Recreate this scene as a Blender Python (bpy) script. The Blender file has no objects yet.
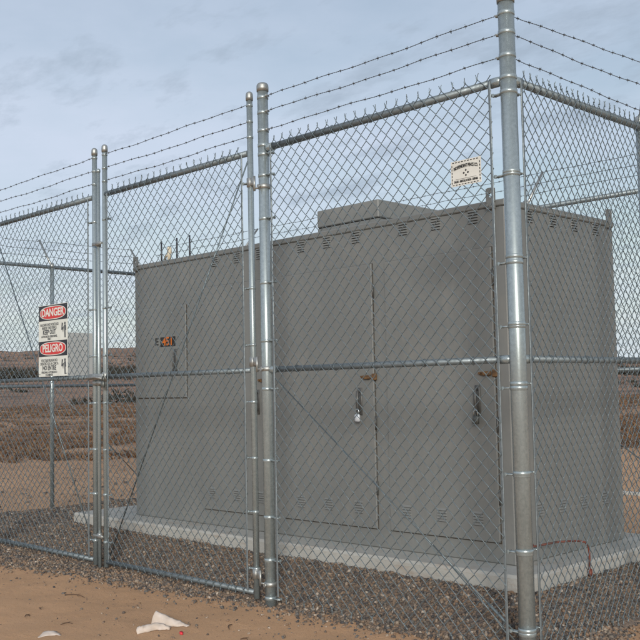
import bpy, math, random
import numpy as np
from mathutils import Vector, Matrix, noise

random.seed(7)
rng = np.random.default_rng(11)
scene = bpy.context.scene
COL = scene.collection
R = math.radians

# ---------------------------------------------------------------- materials
def nodes_of(name):
    m = bpy.data.materials.new(name)
    m.use_nodes = True
    nt = m.node_tree
    return m, nt, nt.nodes['Principled BSDF'], nt.nodes['Material Output']

def coords(nt, kind='Object', scale=(1, 1, 1)):
    tc = nt.nodes.new('ShaderNodeTexCoord')
    mp = nt.nodes.new('ShaderNodeMapping')
    mp.inputs['Scale'].default_value = scale
    nt.links.new(tc.outputs[kind], mp.inputs['Vector'])
    return mp.outputs['Vector']

def noise_fac(nt, vec, scale, detail=5, rough=.55, lo=.3, hi=.7):
    n = nt.nodes.new('ShaderNodeTexNoise')
    n.inputs['Scale'].default_value = scale
    n.inputs['Detail'].default_value = detail
    n.inputs['Roughness'].default_value = rough
    nt.links.new(vec, n.inputs['Vector'])
    r = nt.nodes.new('ShaderNodeMapRange')
    r.inputs['From Min'].default_value = lo
    r.inputs['From Max'].default_value = hi
    nt.links.new(n.outputs['Fac'], r.inputs['Value'])
    return r.outputs['Result']

def mixc(nt, fac, a, b):
    m = nt.nodes.new('ShaderNodeMix')
    m.data_type = 'RGBA'
    for s, v in (('A', a), ('B', b)):
        i = m.inputs[6 if s == 'A' else 7]
        if isinstance(v, tuple):
            i.default_value = (*v, 1)
        else:
            nt.links.new(v, i)
    if isinstance(fac, float):
        m.inputs[0].default_value = fac
    else:
        nt.links.new(fac, m.inputs[0])
    return m.outputs[2]

def bump(nt, bsdf, height, strength, dist=.01):
    b = nt.nodes.new('ShaderNodeBump')
    b.inputs['Strength'].default_value = strength
    b.inputs['Distance'].default_value = dist
    nt.links.new(height, b.inputs['Height'])
    nt.links.new(b.outputs['Normal'], bsdf.inputs['Normal'])

def simple(name, c1, c2=None, scale=20, rough=.5, metal=0., bmp=0., stretch=(1, 1, 1), lo=.3, hi=.7, spec=.5, kind='Object'):
    m, nt, b, o = nodes_of(name)
    b.inputs['Roughness'].default_value = rough
    b.inputs['Metallic'].default_value = metal
    b.inputs['Specular IOR Level'].default_value = spec
    c2 = c2 or tuple(x * .8 for x in c1)
    v = coords(nt, kind, stretch)
    f = noise_fac(nt, v, scale, lo=lo, hi=hi)
    nt.links.new(mixc(nt, f, c1, c2), b.inputs['Base Color'])
    if bmp:
        bump(nt, b, f, bmp, .003)
    return m

def galv_mat(name, c1, c2, rlo, rhi, metal):
    m, nt, b, o = nodes_of(name)
    b.inputs['Metallic'].default_value = metal
    v = coords(nt)
    f = noise_fac(nt, v, 55, 6, .65)
    f2 = noise_fac(nt, coords(nt, 'Object', (9, 9, .9)), 3, 4, .6)
    c = mixc(nt, f, c1, c2)
    m2 = nt.nodes.new('ShaderNodeMix'); m2.data_type = 'RGBA'; m2.blend_type = 'MULTIPLY'
    m2.inputs[0].default_value = .35
    nt.links.new(c, m2.inputs[6])
    r = nt.nodes.new('ShaderNodeValToRGB')
    r.color_ramp.elements[0].color = (.45, .45, .43, 1)
    r.color_ramp.elements[1].color = (1, 1, 1, 1)
    nt.links.new(f2, r.inputs[0]); nt.links.new(r.outputs[0], m2.inputs[7])
    nt.links.new(m2.outputs[2], b.inputs['Base Color'])
    mr = nt.nodes.new('ShaderNodeMapRange')
    mr.inputs['To Min'].default_value = rlo; mr.inputs['To Max'].default_value = rhi
    nt.links.new(f, mr.inputs['Value']); nt.links.new(mr.outputs[0], b.inputs['Roughness'])
    bump(nt, b, f, .06, .002)
    return m

M = {}
M['galv'] = galv_mat('galvanized_steel', (.40, .46, .475), (.29, .34, .355), .2, .33, .55)
M['rail'] = galv_mat('weathered_galvanized_rail', (.25, .29, .31), (.17, .20, .215), .42, .6, .6)
M['wire'] = galv_mat('galvanized_wire', (.22, .27, .29), (.14, .175, .195), .36, .52, .6)
M['barb'] = galv_mat('barbed_wire_steel', (.16, .17, .18), (.09, .095, .10), .5, .7, .6)
M['fitting'] = galv_mat('cast_galvanized_fitting', (.48, .49, .47), (.33, .34, .33), .35, .55, .8)

# cabinet paint: weathered grey with faint dust and vertical rain streaks
m, nt, b, o = nodes_of('grey_enamel_paint')
v = coords(nt, 'Object')
f1 = noise_fac(nt, v, 1.6, 6, .6, .3, .72)
f2 = noise_fac(nt, coords(nt, 'Object', (17, 17, .8)), 1.0, 6, .65, .52, 1.0)
f3 = noise_fac(nt, v, 160, 3, .6)
c = mixc(nt, f1, (.206, .213, .205), (.172, .178, .172))
c = mixc(nt, f2, c, (.150, .154, .147))
# dust caught low on the walls and a few scuffs
fd = noise_fac(nt, coords(nt, 'Object', (3, 3, 1.3)), 2.2, 7, .7, .5, .78)
c = mixc(nt, fd, c, (.228, .225, .208))
fs = noise_fac(nt, v, 42, 5, .75, .70, .80)
c = mixc(nt, fs, c, (.115, .112, .10))
nt.links.new(c, b.inputs['Base Color'])
b.inputs['Roughness'].default_value = .5
b.inputs['Specular IOR Level'].default_value = .4
bump(nt, b, f3, .06, .001)
M['paint'] = m
M['paint_edge'] = simple('grey_enamel_worn_edge', (.21, .215, .205), (.165, .17, .16), 30, .5)
M['seam_shade'] = simple('dark_seam_shade', (.045, .036, .028), (.075, .06, .045), 30, .8)  # dark colour standing in for the shadow in the door seams
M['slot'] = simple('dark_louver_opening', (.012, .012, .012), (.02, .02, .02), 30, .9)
M['rust'] = simple('rusty_brown_steel', (.24, .13, .05), (.07, .045, .03), 40, .75, .1, .3)
M['rod'] = simple('black_rod', (.012, .014, .022), (.03, .03, .035), 40, .5)
M['ivory'] = simple('ivory_plastic', (.66, .58, .44), (.5, .42, .3), 30, .5)
M['handle'] = simple('dull_handle_steel', (.15, .15, .145), (.09, .09, .085), 50, .45, .5)
M['padsteel'] = simple('bright_lock_steel', (.82, .86, .9), (.6, .65, .7), 60, .3, .25)
M['paddark'] = simple('dark_lock_steel', (.08, .085, .08), (.15, .16, .15), 60, .4, .5)
M['shackle'] = simple('chrome_shackle', (.6, .65, .66), (.4, .45, .46), 60, .25, .9)
M['orange_ink'] = simple('orange_stencil', (.75, .2, .02), (.5, .12, .02), 150, .6)
M['black_ink'] = simple('black_ink', (.012, .012, .012), (.03, .028, .025), 90, .6)
M['copper'] = simple('red_brown_conduit', (.23, .055, .03), (.035, .024, .022), 16, .55, .1)
M['paper'] = simple('weathered_white_paper', (.58, .50, .44), (.46, .38, .31), 25, .8)
M['redbit'] = simple('red_wrapper', (.7, .03, .05), (.5, .02, .03), 60, .5)
M['twig'] = simple('dry_twig', (.12, .07, .04), (.07, .045, .03), 60, .9)
M['signwhite'] = simple('sign_white', (.66, .67, .62), (.56, .57, .52), 14, .45)
M['signred'] = simple('sign_red', (.56, .035, .03), (.47, .03, .03), 14, .45)
M['signblack'] = simple('sign_black', (.014, .014, .02), (.022, .022, .03), 14, .45)
M['signink'] = simple('sign_ink', (.05, .055, .06), (.08, .085, .09), 80, .5)
M['cream'] = simple('cream_tin_sign', (.66, .65, .60), (.56, .55, .50), 10, .5)
M['blank'] = simple('blank_sign_back', (.50, .51, .49), (.45, .46, .45), 6, .5)
M['marker'] = simple('orange_marker', (.75, .16, .06), (.6, .11, .04), 10, .6)

# concrete
m, nt, b, o = nodes_of('broom_concrete')
v = coords(nt)
f1 = noise_fac(nt, v, 3, 6, .65); f2 = noise_fac(nt, v, 70, 4, .6)
c = mixc(nt, f1, (.46, .455, .42), (.36, .355, .325))
c = mixc(nt, f2, c, (.40, .395, .365))
st_ = noise_fac(nt, coords(nt, 'Object', (1, 1, 5)), 4.5, 7, .7, .52, .74)
c = mixc(nt, st_, c, (.33, .27, .215))
ck = noise_fac(nt, v, 24, 6, .8, .68, .74)
c = mixc(nt, ck, c, (.16, .155, .145))
nt.links.new(c, b.inputs['Base Color']); b.inputs['Roughness'].default_value = .85
bump(nt, b, f2, .35, .004)
M['concrete'] = m

# sand: reddish tan, finer speckles, darker damp patches; farther out scrubby streaks
m, nt, b, o = nodes_of('desert_sand')
v = coords(nt)
f1 = noise_fac(nt, v, .9, 7, .6, .32, .68)
f2 = noise_fac(nt, v, 34, 6, .7, .3, .7)
f3 = noise_fac(nt, v, 300, 3, .6, .35, .7)
c = mixc(nt, f1, (.57, .36, .22), (.42, .262, .16))
sp = noise_fac(nt, v, 95, 3, .5, .66, .74)
c = mixc(nt, f2, c, (.55, .33, .185))
c = mixc(nt, sp, c, (.17, .115, .085))
# large scale: away from the compound the soil carries grey-brown litter
fl = noise_fac(nt, coords(nt, 'Object', (1, 1, 1)), .13, 9, .74, .34, .58)
sep = nt.nodes.new('ShaderNodeVectorMath'); sep.operation = 'LENGTH'
tc = nt.nodes.new('ShaderNodeTexCoord'); nt.links.new(tc.outputs['Object'], sep.inputs[0])
far = nt.nodes.new('ShaderNodeMapRange')
far.inputs['From Min'].default_value = 11; far.inputs['From Max'].default_value = 21
nt.links.new(sep.outputs['Value'], far.inputs['Value'])
mu = nt.nodes.new('ShaderNodeMath'); mu.operation = 'MULTIPLY'
nt.links.new(fl, mu.inputs[0]); nt.links.new(far.outputs[0], mu.inputs[1])
c = mixc(nt, mu.outputs[0], c, (.215, .128, .08))
nt.links.new(c, b.inputs['Base Color'])
b.inputs['Roughness'].default_value = .95
b.inputs['Specular IOR Level'].default_value = .15
f4 = noise_fac(nt, coords(nt, 'Object', (1, 1.6, 1)), 9, 8, .72, .3, .7)
a0 = nt.nodes.new('ShaderNodeMath'); a0.operation = 'MULTIPLY_ADD'; nt.links.new(f4, a0.inputs[0]); a0.inputs[1].default_value = 2.2; nt.links.new(f2, a0.inputs[2])
ad = nt.nodes.new('ShaderNodeMath'); ad.operation = 'ADD'
nt.links.new(a0.outputs[0], ad.inputs[0]); nt.links.new(f3, ad.inputs[1])
bump(nt, b, ad.outputs[0], .55, .006)
M['sand'] = m

def island_mat(name, cols, rough=.85, spec=.3):
    m, nt, b, o = nodes_of(name)
    g = nt.nodes.new('ShaderNodeNewGeometry')
    r = nt.nodes.new('ShaderNodeValToRGB')
    r.color_ramp.interpolation = 'CONSTANT'
    els = r.color_ramp.elements
    while len(els) < len(cols): els.new(.5)
    for i, (p, cc) in enumerate(cols):
        els[i].position = p; els[i].color = (*cc, 1)
    nt.links.new(g.outputs['Random Per Island'], r.inputs[0])
    f = noise_fac(nt, coords(nt), 90, 3, .6)
    mm = nt.nodes.new('ShaderNodeMix'); mm.data_type = 'RGBA'; mm.blend_type = 'MULTIPLY'
    mm.inputs[0].default_value = .5
    nt.links.new(r.outputs[0], mm.inputs[6])
    rr = nt.nodes.new('ShaderNodeValToRGB'); rr.color_ramp.elements[0].color = (.55, .55, .55, 1)
    nt.links.new(f, rr.inputs[0]); nt.links.new(rr.outputs[0], mm.inputs[7])
    nt.links.new(mm.outputs[2], b.inputs['Base Color'])
    b.inputs['Roughness'].default_value = rough
    b.inputs['Specular IOR Level'].default_value = spec
    return m
M['stones'] = island_mat('crushed_gravel', [(0, (.115, .093, .078)), (.16, (.215, .155, .11)), (.30, (.135, .128, .12)),
    (.42, (.235, .17, .12)), (.54, (.07, .066, .066)), (.66, (.23, .155, .105)), (.78, (.165, .14, .115)), (.90, (.32, .255, .195)), (.97, (.44, .37, .30))])
M['brush'] = island_mat('dry_brush', [(0, (.135, .078, .046)), (.2, (.19, .105, .06)), (.4, (.095, .058, .038)), (.55, (.24, .135, .07)), (.7, (.15, .095, .06)), (.85, (.25, .165, .095))], .95, .1)
M['belt'] = island_mat('far_brush', [(0, (.045, .045, .035)), (.3, (.06, .055, .042)), (.6, (.08, .062, .048)), (.8, (.04, .04, .034))], .95, .1)
m, nt, b, o = nodes_of('gravel_fines')
v = coords(nt)
vo = nt.nodes.new('ShaderNodeTexVoronoi'); vo.inputs['Scale'].default_value = 55
nt.links.new(v, vo.inputs['Vector'])
hs = nt.nodes.new('ShaderNodeSeparateColor'); nt.links.new(vo.outputs['Color'], hs.inputs[0])
c = mixc(nt, hs.outputs[0], (.10, .085, .075), (.235, .165, .115))
nt.links.new(c, b.inputs['Base Color']); b.inputs['Roughness'].default_value = .95
bump(nt, b, vo.outputs['Distance'], .8, .012)
M['fines'] = m

m, nt, b, o = nodes_of('mesa_slopes')
v = coords(nt)
f1 = noise_fac(nt, coords(nt, 'Object', (1, 1, 4)), .012, 8, .62, .35, .65)
f2 = noise_fac(nt, v, .09, 8, .7, .45, .62)
c = mixc(nt, f1, (.37, .235, .16), (.27, .175, .125))
c = mixc(nt, f2, c, (.155, .105, .08))
nt.links.new(c, b.inputs['Base Color']); b.inputs['Roughness'].default_value = 1
b.inputs['Specular IOR Level'].default_value = .05
M['hills'] = m

# ---------------------------------------------------------------- mesh helpers
class MB:
    """collects shapes, then builds ONE mesh object"""
    def __init__(s): s.V = []; s.F = []; s.Mi = []; s.n = 0; s.mi = 0
    def add(s, V, F):
        V = np.asarray(V, float); s.V.append(V)
        for f in F:
            s.F.append(tuple(int(i) + s.n for i in f)); s.Mi.append(s.mi)
        s.n += len(V); return s
    def box(s, x0, x1, y0, y1, z0, z1, bev=0.):
        if bev <= 0:
            V = [(x, y, z) for x in (x0, x1) for y in (y0, y1) for z in (z0, z1)]
            F = [(0, 1, 3, 2), (4, 6, 7, 5), (0, 4, 5, 1), (2, 3, 7, 6), (0, 2, 6, 4), (1, 5, 7, 3)]
            return s.add(V, F)
        b = bev; V = []; 
        import itertools
        idx = {}
        for sx, sy, sz in itertools.product((0, 1), repeat=3):
            X = (x0, x1)[sx]; Y = (y0, y1)[sy]; Z = (z0, z1)[sz]
            ix = X + (b if sx == 0 else -b); iy = Y + (b if sy == 0 else -b); iz = Z + (b if sz == 0 else -b)
            for a, p in enumerate(((X, iy, iz), (ix, Y, iz), (ix, iy, Z))):
                idx[(sx, sy, sz, a)] = len(V); V.append(p)
        F = []
        for a in range(3):
            o1, o2 = [k for k in range(3) if k != a]
            for sgn in (0, 1):
                q = []
                for (p1, p2) in ((0, 0), (1, 0), (1, 1), (0, 1)):
                    t = [0, 0, 0]; t[a] = sgn; t[o1] = p1; t[o2] = p2
                    q.append(idx[(*t, a)])
                F.append(tuple(q))
        for a in range(3):          # edges along axis a
            o1, o2 = [k for k in range(3) if k != a]
            for p1 in (0, 1):
                for p2 in (0, 1):
                    t0 = [0, 0, 0]; t0[o1] = p1; t0[o2] = p2; t1 = list(t0); t1[a] = 1
                    F.append((idx[(*t0, o1)], idx[(*t1, o1)], idx[(*t1, o2)], idx[(*t0, o2)]))
        for t in itertools.product((0, 1), repeat=3):
            F.append((idx[(*t, 0)], idx[(*t, 1)], idx[(*t, 2)]))
        return s.add(V, F)
    def tube(s, P, r, sides=10, cap=True):
        P = [Vector(p) for p in P]; rs = r if isinstance(r, (list, tuple)) else [r] * len(P)
        V = []; F = []; up = None
        for i, p in enumerate(P):
            t = ((P[min(i + 1, len(P) - 1)] - P[max(i - 1, 0)])).normalized()
            if up is None:
                up = Vector((0, 0, 1)) if abs(t.z) < .9 else Vector((1, 0, 0))
            a = t.cross(up); a.normalize(); up2 = a.cross(t).normalized(); up = up2
            for k in range(sides):
                an = 2 * math.pi * k / sides
                V.append(p + (a * math.cos(an) + up2 * math.sin(an)) * rs[i])
        for i in range(len(P) - 1):
            for k in range(sides):
                k2 = (k + 1) % sides
                F.append((i * sides + k, i * sides + k2, (i + 1) * sides + k2, (i + 1) * sides + k))
        if cap:
            F.append(tuple(range(sides))[::-1]); F.append(tuple(range((len(P) - 1) * sides, len(P) * sides)))
        return s.add([tuple(v) for v in V], F)
    def lathe(s, cx, cy, prof, sides=24):
        V = []; F = []
        for r, z in prof:
            for k in range(sides):
                a = 2 * math.pi * k / sides
                V.append((cx + r * math.cos(a), cy + r * math.sin(a), z))
        for i in range(len(prof) - 1):
            for k in range(sides):
                k2 = (k + 1) % sides
                F.append((i * sides + k, i * sides + k2, (i + 1) * sides + k2, (i + 1) * sides + k))
        F.append(tuple(range(sides))[::-1]); F.append(tuple(range((len(prof) - 1) * sides, len(prof) * sides)))
        return s.add(V, F)
    def poly(s, pts, y0, y1):
        """outline in (x,z) extruded between y0 (front) and y1 (back)"""
        n = len(pts)
        V = [(x, y0, z) for x, z in pts] + [(x, y1, z) for x, z in pts]
        F = [tuple(range(n)), tuple(range(2 * n - 1, n - 1, -1))]
        for i in range(n):
            j = (i + 1) % n; F.append((i, i + n, j + n, j))
        return s.add(V, F)
    def build(s, name, mats, parent=None, smooth=False):
        me = bpy.data.meshes.new(name)
        V = np.concatenate(s.V) if s.V else np.zeros((0, 3))
        me.from_pydata(V.tolist(), [], s.F)
        if not isinstance(mats, (list, tuple)): mats = [mats]
        for mm in mats: me.materials.append(mm)
        if len(mats) > 1: me.polygons.foreach_set('material_index', s.Mi)
        import bmesh
        bm = bmesh.new(); bm.from_mesh(me); bmesh.ops.recalc_face_normals(bm, faces=bm.faces); bm.to_mesh(me); bm.free()
        if smooth:
            me.polygons.foreach_set('use_smooth', [len(p.vertices) == 4 for p in me.polygons])
        o = bpy.data.objects.new(name, me); COL.objects.link(o)
        if parent is not None: attach(o, parent)
        return o

def world_loc(o):
    l = Vector(o.location)
    while o.parent: o = o.parent; l += o.location
    return l

def attach(o, parent):
    """vertices were written in world space; keep them there while parented"""
    o.parent = parent
    o.location = -world_loc(parent) if o.data is not None else o.location

def np_obj(name, V, Q, mat, parent=None, smooth=True):
    me = bpy.data.meshes.new(name)
    V = np.ascontiguousarray(V, dtype=np.float32); Q = np.ascontiguousarray(Q, dtype=np.int32)
    k = Q.shape[1]
    me.vertices.add(len(V)); me.vertices.foreach_set('co', V.ravel())
    me.loops.add(Q.size); me.loops.foreach_set('vertex_index', Q.ravel())
    me.polygons.add(len(Q))
    me.polygons.foreach_set('loop_start', np.arange(0, Q.size, k, dtype=np.int32))
    if smooth: me.polygons.foreach_set('use_smooth', np.ones(len(Q), dtype=bool))
    me.update(calc_edges=True); me.validate()
    me.materials.append(mat)
    o = bpy.data.objects.new(name, me); COL.objects.link(o)
    if parent is not None: attach(o, parent)
    return o

def tubes_np(P, r, sides, nrm):
    """P: (m, n, 3) polylines of equal length -> verts, quads"""
    m_, n_, _ = P.shape
    T = np.empty_like(P); T[:, 1:-1] = P[:, 2:] - P[:, :-2]; T[:, 0] = P[:, 1] - P[:, 0]; T[:, -1] = P[:, -1] - P[:, -2]
    T /= np.linalg.norm(T, axis=2, keepdims=True) + 1e-12
    A = np.cross(np.broadcast_to(nrm, T.shape), T); A /= np.linalg.norm(A, axis=2, keepdims=True) + 1e-12
    B = np.cross(T, A)
    an = 2 * np.pi * np.arange(sides) / sides
    V = P[:, :, None, :] + r * (A[:, :, None, :] * np.cos(an)[None, None, :, None] + B[:, :, None, :] * np.sin(an)[None, None, :, None])
    base = (np.arange(m_)[:, None, None] * n_ + np.arange(n_ - 1)[None, :, None]) * sides
    k = np.arange(sides)[None, None, :]; k2 = (k + 1) % sides
    Q = np.stack([base + k, base + k2, base + sides + k2, base + sides + k], -1).reshape(-1, 4)
    return V.reshape(-1, 3), Q

def combine(parts):
    Vs, Qs, n = [], [], 0
    for V, Q in parts: Vs.append(V); Qs.append(Q + n); n += len(V)
    return np.concatenate(Vs), np.concatenate(Qs)

def empty(name, loc, label=None, cat=None, group=None):
    o = bpy.data.objects.new(name, None); COL.objects.link(o)
    o.location = loc; o.empty_display_size = .1
    if label: tag(o, label, cat, group)
    return o

def tag(o, label=None, cat=None, group=None, kind=None):
    if label: o['label'] = label
    if cat: o['category'] = cat
    if group: o['group'] = group
    if kind: o['kind'] = kind
    return o

# ---------------------------------------------------------------- ground
GX = [-9, -7.6, -4.58, -3.4, -1.96, -1.5, -.7, -.34, .05, .4]
GY = [-.75, -.62, -.40, -.24, -.07, -.09, .0, .03, .08, .10]
def sd_gravel(x, y):
    """signed distance-ish: > 0 inside the gravel bed"""
    wob = .07 * noise.noise((x * 2.3, y * 2.3, 3.1)) + .04 * noise.noise((x * 6, y * 6, 8.1))
    lo = np.interp(x, GX, GY)
    xr = np.interp(y, [0, .47, 1.15, 3.2], [.06, .13, -.02, -.05])
    return min(y - lo, xr - x, x + 7.62, 3.12 - y) + wob
PADX0, PADX1, PADY0, PADY1, PADZ = -5.14, -.39, .595, 2.42, .227
def sand_z(x, y):
    d = math.hypot(x + 3, y - 1)
    fall = max(0, 1 - d / 60)
    z = -.035 + fall * (.018 * noise.noise((x * .9, y * .9, 0)) + .012 * noise.noise((x * 3.1, y * 3.1, 2)) + .009 * noise.noise((x * 9, y * 9, 5)))
    if d > 12: z += min(1, (d - 12) / 30) * .22 * noise.noise((x * .06, y * .06, 9))
    return z
def gravel_z(x, y):
    s = sd_gravel(x, y)
    dx = max(PADX0 - x, 0, x - PADX1); dy = max(PADY0 - y, 0, y - PADY1)
    dp = math.hypot(dx, dy)
    t = max(0, min(1, 1 - dp / .62)); t = t * t * (3 - 2 * t)
    e = max(0, min(1, (s + .05) / .22))
    return -.075 + e * .058 + t * .155 + .008 * noise.noise((x * 7, y * 7, 1)) + .01 * noise.noise((x * 1.7, y * 1.7, 4))

def axis(a, b, step, far, grow=1.16):
    mid = list(np.arange(a, b, step)); lo, hi = [], []
    d = step; p = a
    while p > -far: d *= grow; p -= d; lo.append(p)
    d = step; p = b
    while p < far: hi.append(p); d *= grow; p += d
    return np.array(lo[::-1] + mid + hi)
def sheet(name, xs, ys, fz, mat):
    V = np.array([(x, y, fz(x, y)) for y in ys for x in xs])
    nx, ny = len(xs), len(ys)
    i = np.arange(nx - 1)[None, :] + nx * np.arange(ny - 1)[:, None]
    Q = np.stack([i, i + 1, i + nx + 1, i + nx], -1).reshape(-1, 4)
    return np_obj(name, V, Q, mat)
g = sheet('ground', axis(-8.2, 1.6, .055, 4000), axis(-3.2, 3.4, .055, 4000), sand_z, M['sand']); g['kind'] = 'structure'
gb = sheet('gravel_bed', np.arange(-8.0, .45, .05), np.arange(-1.0, 3.5, .05), gravel_z, M['fines']); gb['kind'] = 'structure'

# icosahedron for stones
ph = (1 + 5 ** .5) / 2
ICO = np.array([(-1, ph, 0), (1, ph, 0), (-1, -ph, 0), (1, -ph, 0), (0, -1, ph), (0, 1, ph), (0, -1, -ph), (0, 1, -ph), (ph, 0, -1), (ph, 0, 1), (-ph, 0, -1), (-ph, 0, 1)], float)
ICO /= np.linalg.norm(ICO[0])
ICF = np.array([(0, 11, 5), (0, 5, 1), (0, 1, 7), (0, 7, 10), (0, 10, 11), (1, 5, 9), (5, 11, 4), (11, 10, 2), (10, 7, 6), (7, 1, 8), (3, 9, 4), (3, 4, 2), (3, 2, 6), (3, 6, 8), (3, 8, 9), (4, 9, 5), (2, 4, 11), (6, 2, 10), (8, 6, 7), (9, 8, 1)])
def stones(name, pts, rad, mat):
    n = len(pts); V = np.repeat(ICO[None], n, 0) * (1 + rng.uniform(-.28, .28, (n, 12, 1)))
    V *= np.stack([rng.uniform(.75, 1.35, n), rng.uniform(.65, 1.1, n), rng.uniform(.5, .85, n)], -1)[:, None, :]
    q = rng.normal(size=(n, 4)); q[:, 1:3] *= .45; q /= np.linalg.norm(q, axis=1, keepdims=True)
    w, x, y, z = q.T
    Rm = np.stack([np.stack([1 - 2 * (y * y + z * z), 2 * (x * y - z * w), 2 * (x * z + y * w)], -1),
                   np.stack([2 * (x * y + z * w), 1 - 2 * (x * x + z * z), 2 * (y * z - x * w)], -1),
                   np.stack([2 * (x * z - y * w), 2 * (y * z + x * w), 1 - 2 * (x * x + y * y)], -1)], 1)
    V = np.einsum('nij,nkj->nki', Rm, V) * rad[:, None, None] + pts[:, None, :]
    F = (ICF[None] + 12 * np.arange(n)[:, None, None]).reshape(-1, 3)
    return np_obj(name, V.reshape(-1, 3), F, mat, smooth=False)

pts, rad = [], []
def try_stone(x, y, r):
    if PADX0 - .01 < x < PADX1 + .01 and PADY0 - .01 < y < PADY1 + .01: return
    s = sd_gravel(x, y)
    if s < -.16: return
    if s < .05 and random.random() > math.exp((s - .05) / .05): return
    z = max(gravel_z(x, y), sand_z(x, y)) if s > 0 else sand_z(x, y)
    pts.append((x, y, z + r * random.uniform(.0, .45))); rad.append(r)
for _ in range(50000):                                   # in front of the pad
    try_stone(random.uniform(-7.6, .15), random.uniform(-.85, .62), random.choice((.006, .0072, .0085, .010, .0125)) * random.uniform(.8, 1.25))
for _ in range(16000):                                    # strip along the right fence
    try_stone(random.uniform(-.42, .22), random.uniform(-.1, 3.1), random.choice((.006, .0072, .0085, .010, .0125)) * random.uniform(.8, 1.25))
for _ in range(14000):                                    # left of the pad
    try_stone(random.uniform(-7.7, -5.0), random.uniform(.4, 3.2), random.uniform(.010, .020))
for _ in range(1500):
    try_stone(random.uniform(-5.2, -.3), random.uniform(2.35, 3.2), random.uniform(.012, .022))
st = stones('gravel_stones', np.array(pts), np.array(rad), M['stones']); st['kind'] = 'stuff'
tag(st, 'crushed brown and grey gravel spread around the concrete pad', 'gravel')
pts, rad = [], []
for _ in range(900):                                      # pebbles strewn over the sand in front
    x = random.uniform(-6, .9); y = np.interp(x, GX, GY) - abs(random.gauss(0, .55)) - .02
    r = random.choice((.003, .0035, .004, .005, .006, .010)) * random.uniform(.8, 1.2)
    pts.append((x, y, sand_z(x, y) + r * .2)); rad.append(r)
for _ in range(500):
    x = random.uniform(.05, .9); y = random.uniform(-.3, 2.4); r = random.uniform(.004, .012)
    pts.append((x, y, sand_z(x, y) + r * .2)); rad.append(r)
for _ in range(500):
    x = random.uniform(-13, -7.4); y = random.uniform(.2, 8); r = random.uniform(.008, .03)
    pts.append((x, y, sand_z(x, y) + r * .2)); rad.append(r)
pb = stones('pebbles', np.array(pts), np.array(rad), M['stones']); pb['kind'] = 'stuff'
tag(pb, 'small loose pebbles strewn over the bare sand', 'pebbles')

# ---------------------------------------------------------------- distance: hills, brush
CAMP = Vector((2.6692, -4.0004, 1.2808)); YAW = -.7886
def hill_h(az, d):
    base = np.interp(az, [-1.6, -1.15, -1.0, -.86, -.75, -.6, -.45, -.2], [27, 28.5, 29, 30, 27, 20, 15, 13])
    t = max(0, min(1, (d - 110) / 500))
    h = base * t ** 1.55
    if d > 610: h = base * max(.0, 1 - (d - 610) / 900 * .12)
    return h + t * (1.6 * noise.noise((az * 9, d * .004, 2)) + .9 * noise.noise((az * 40, d * .02, 6)) + .5 * noise.noise((az * 130, d * .05, 1)))
azs = np.linspace(-1.75, .2, 420); ds = np.concatenate([np.linspace(100, 620, 60), [640, 700, 800, 1000, 1500]])
V = np.array([(CAMP.x + d * math.sin(a), CAMP.y + d * math.cos(a), hill_h(a, d) - .6 * (d < 105)) for d in ds for a in azs])
na = len(azs); i = np.arange(na - 1)[None, :] + na * np.arange(len(ds) - 1)[:, None]
hl = np_obj('hills', V, np.stack([i, i + 1, i + na + 1, i + na], -1).reshape(-1, 4), M['hills']); hl['kind'] = 'structure'

def brush(name, clumps, mat, label, blades=22):
    """each clump: x, y, z, radius, height -> thin bent leaf triangles rising from the base"""
    Vs = []
    for x, y, z, r, h in clumps:
        n = blades
        a = rng.uniform(0, 2 * np.pi, n); q = np.sqrt(rng.uniform(0, 1, n)) * r * .55
        bx = x + np.cos(a) * q; by = y + np.sin(a) * q
        lean = rng.uniform(.15, .95, n) * r
        b2 = a + rng.normal(0, .6, n)
        hh = h * rng.uniform(.45, 1.05, n)
        tx = bx + np.cos(b2) * lean; ty = by + np.sin(b2) * lean
        w = rng.uniform(.03, .08, n) * r
        c = rng.uniform(0, np.pi, n)
        z0 = np.full(n, z - .03)
        P0 = np.stack([bx - np.cos(c) * w, by - np.sin(c) * w, z0], -1)
        P1 = np.stack([bx + np.cos(c) * w, by + np.sin(c) * w, z0], -1)
        mx = (bx + tx) / 2; my = (by + ty) / 2
        P2 = np.stack([mx + np.cos(c) * w, my + np.sin(c) * w, z0 + hh * .62], -1)
        P3 = np.stack([tx, ty, z0 + hh], -1)
        Vs.append(np.stack([P0, P1, P2, P3], 1).reshape(-1, 3))
    V = np.concatenate(Vs); Q = np.arange(len(V)).reshape(-1, 4)
    o = np_obj(name, V, Q, mat, smooth=False); tag(o, label, 'brush', kind='stuff'); return o
cl = []
for _ in range(9000):
    d = 10 * (13 ** random.random())
    az = YAW + random.uniform(-.42, .42)
    x = CAMP.x + d * math.sin(az); y = CAMP.y + d * math.cos(az)
    if y < 3.4 and x > -7.9: continue
    band = .45 * noise.noise((d * .16, az * 3.2, 1.7)) + .8 * noise.noise((x * .2, y * .2, 4)) + .35 * noise.noise((x * .7, y * .7, 7))
    if d < 18: continue
    thr = .5 if d < 20 else (-.32 if 21 < d < 33 else -.08)
    if d > 60: thr = -.15
    if band < thr: continue
    k = 1 if d < 60 else 1.5
    cl.append((x, y, sand_z(x, y), random.uniform(.14, .42) * k, random.uniform(.07, .24) * k))
brush('dry_brush', cl, M['brush'], 'dry brown scrub dotted over the open desert ground')
cl = []
for _ in range(900):
    az = random.uniform(-1.3, -.35); d = random.uniform(285, 345)
    if noise.noise((az * 14, 0, 3)) < -.28: continue
    x = CAMP.x + d * math.sin(az); y = CAMP.y + d * math.cos(az)
    cl.append((x, y, hill_h(az, d), random.uniform(1.6, 3.6), random.uniform(1.3, 3.2)))
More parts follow.
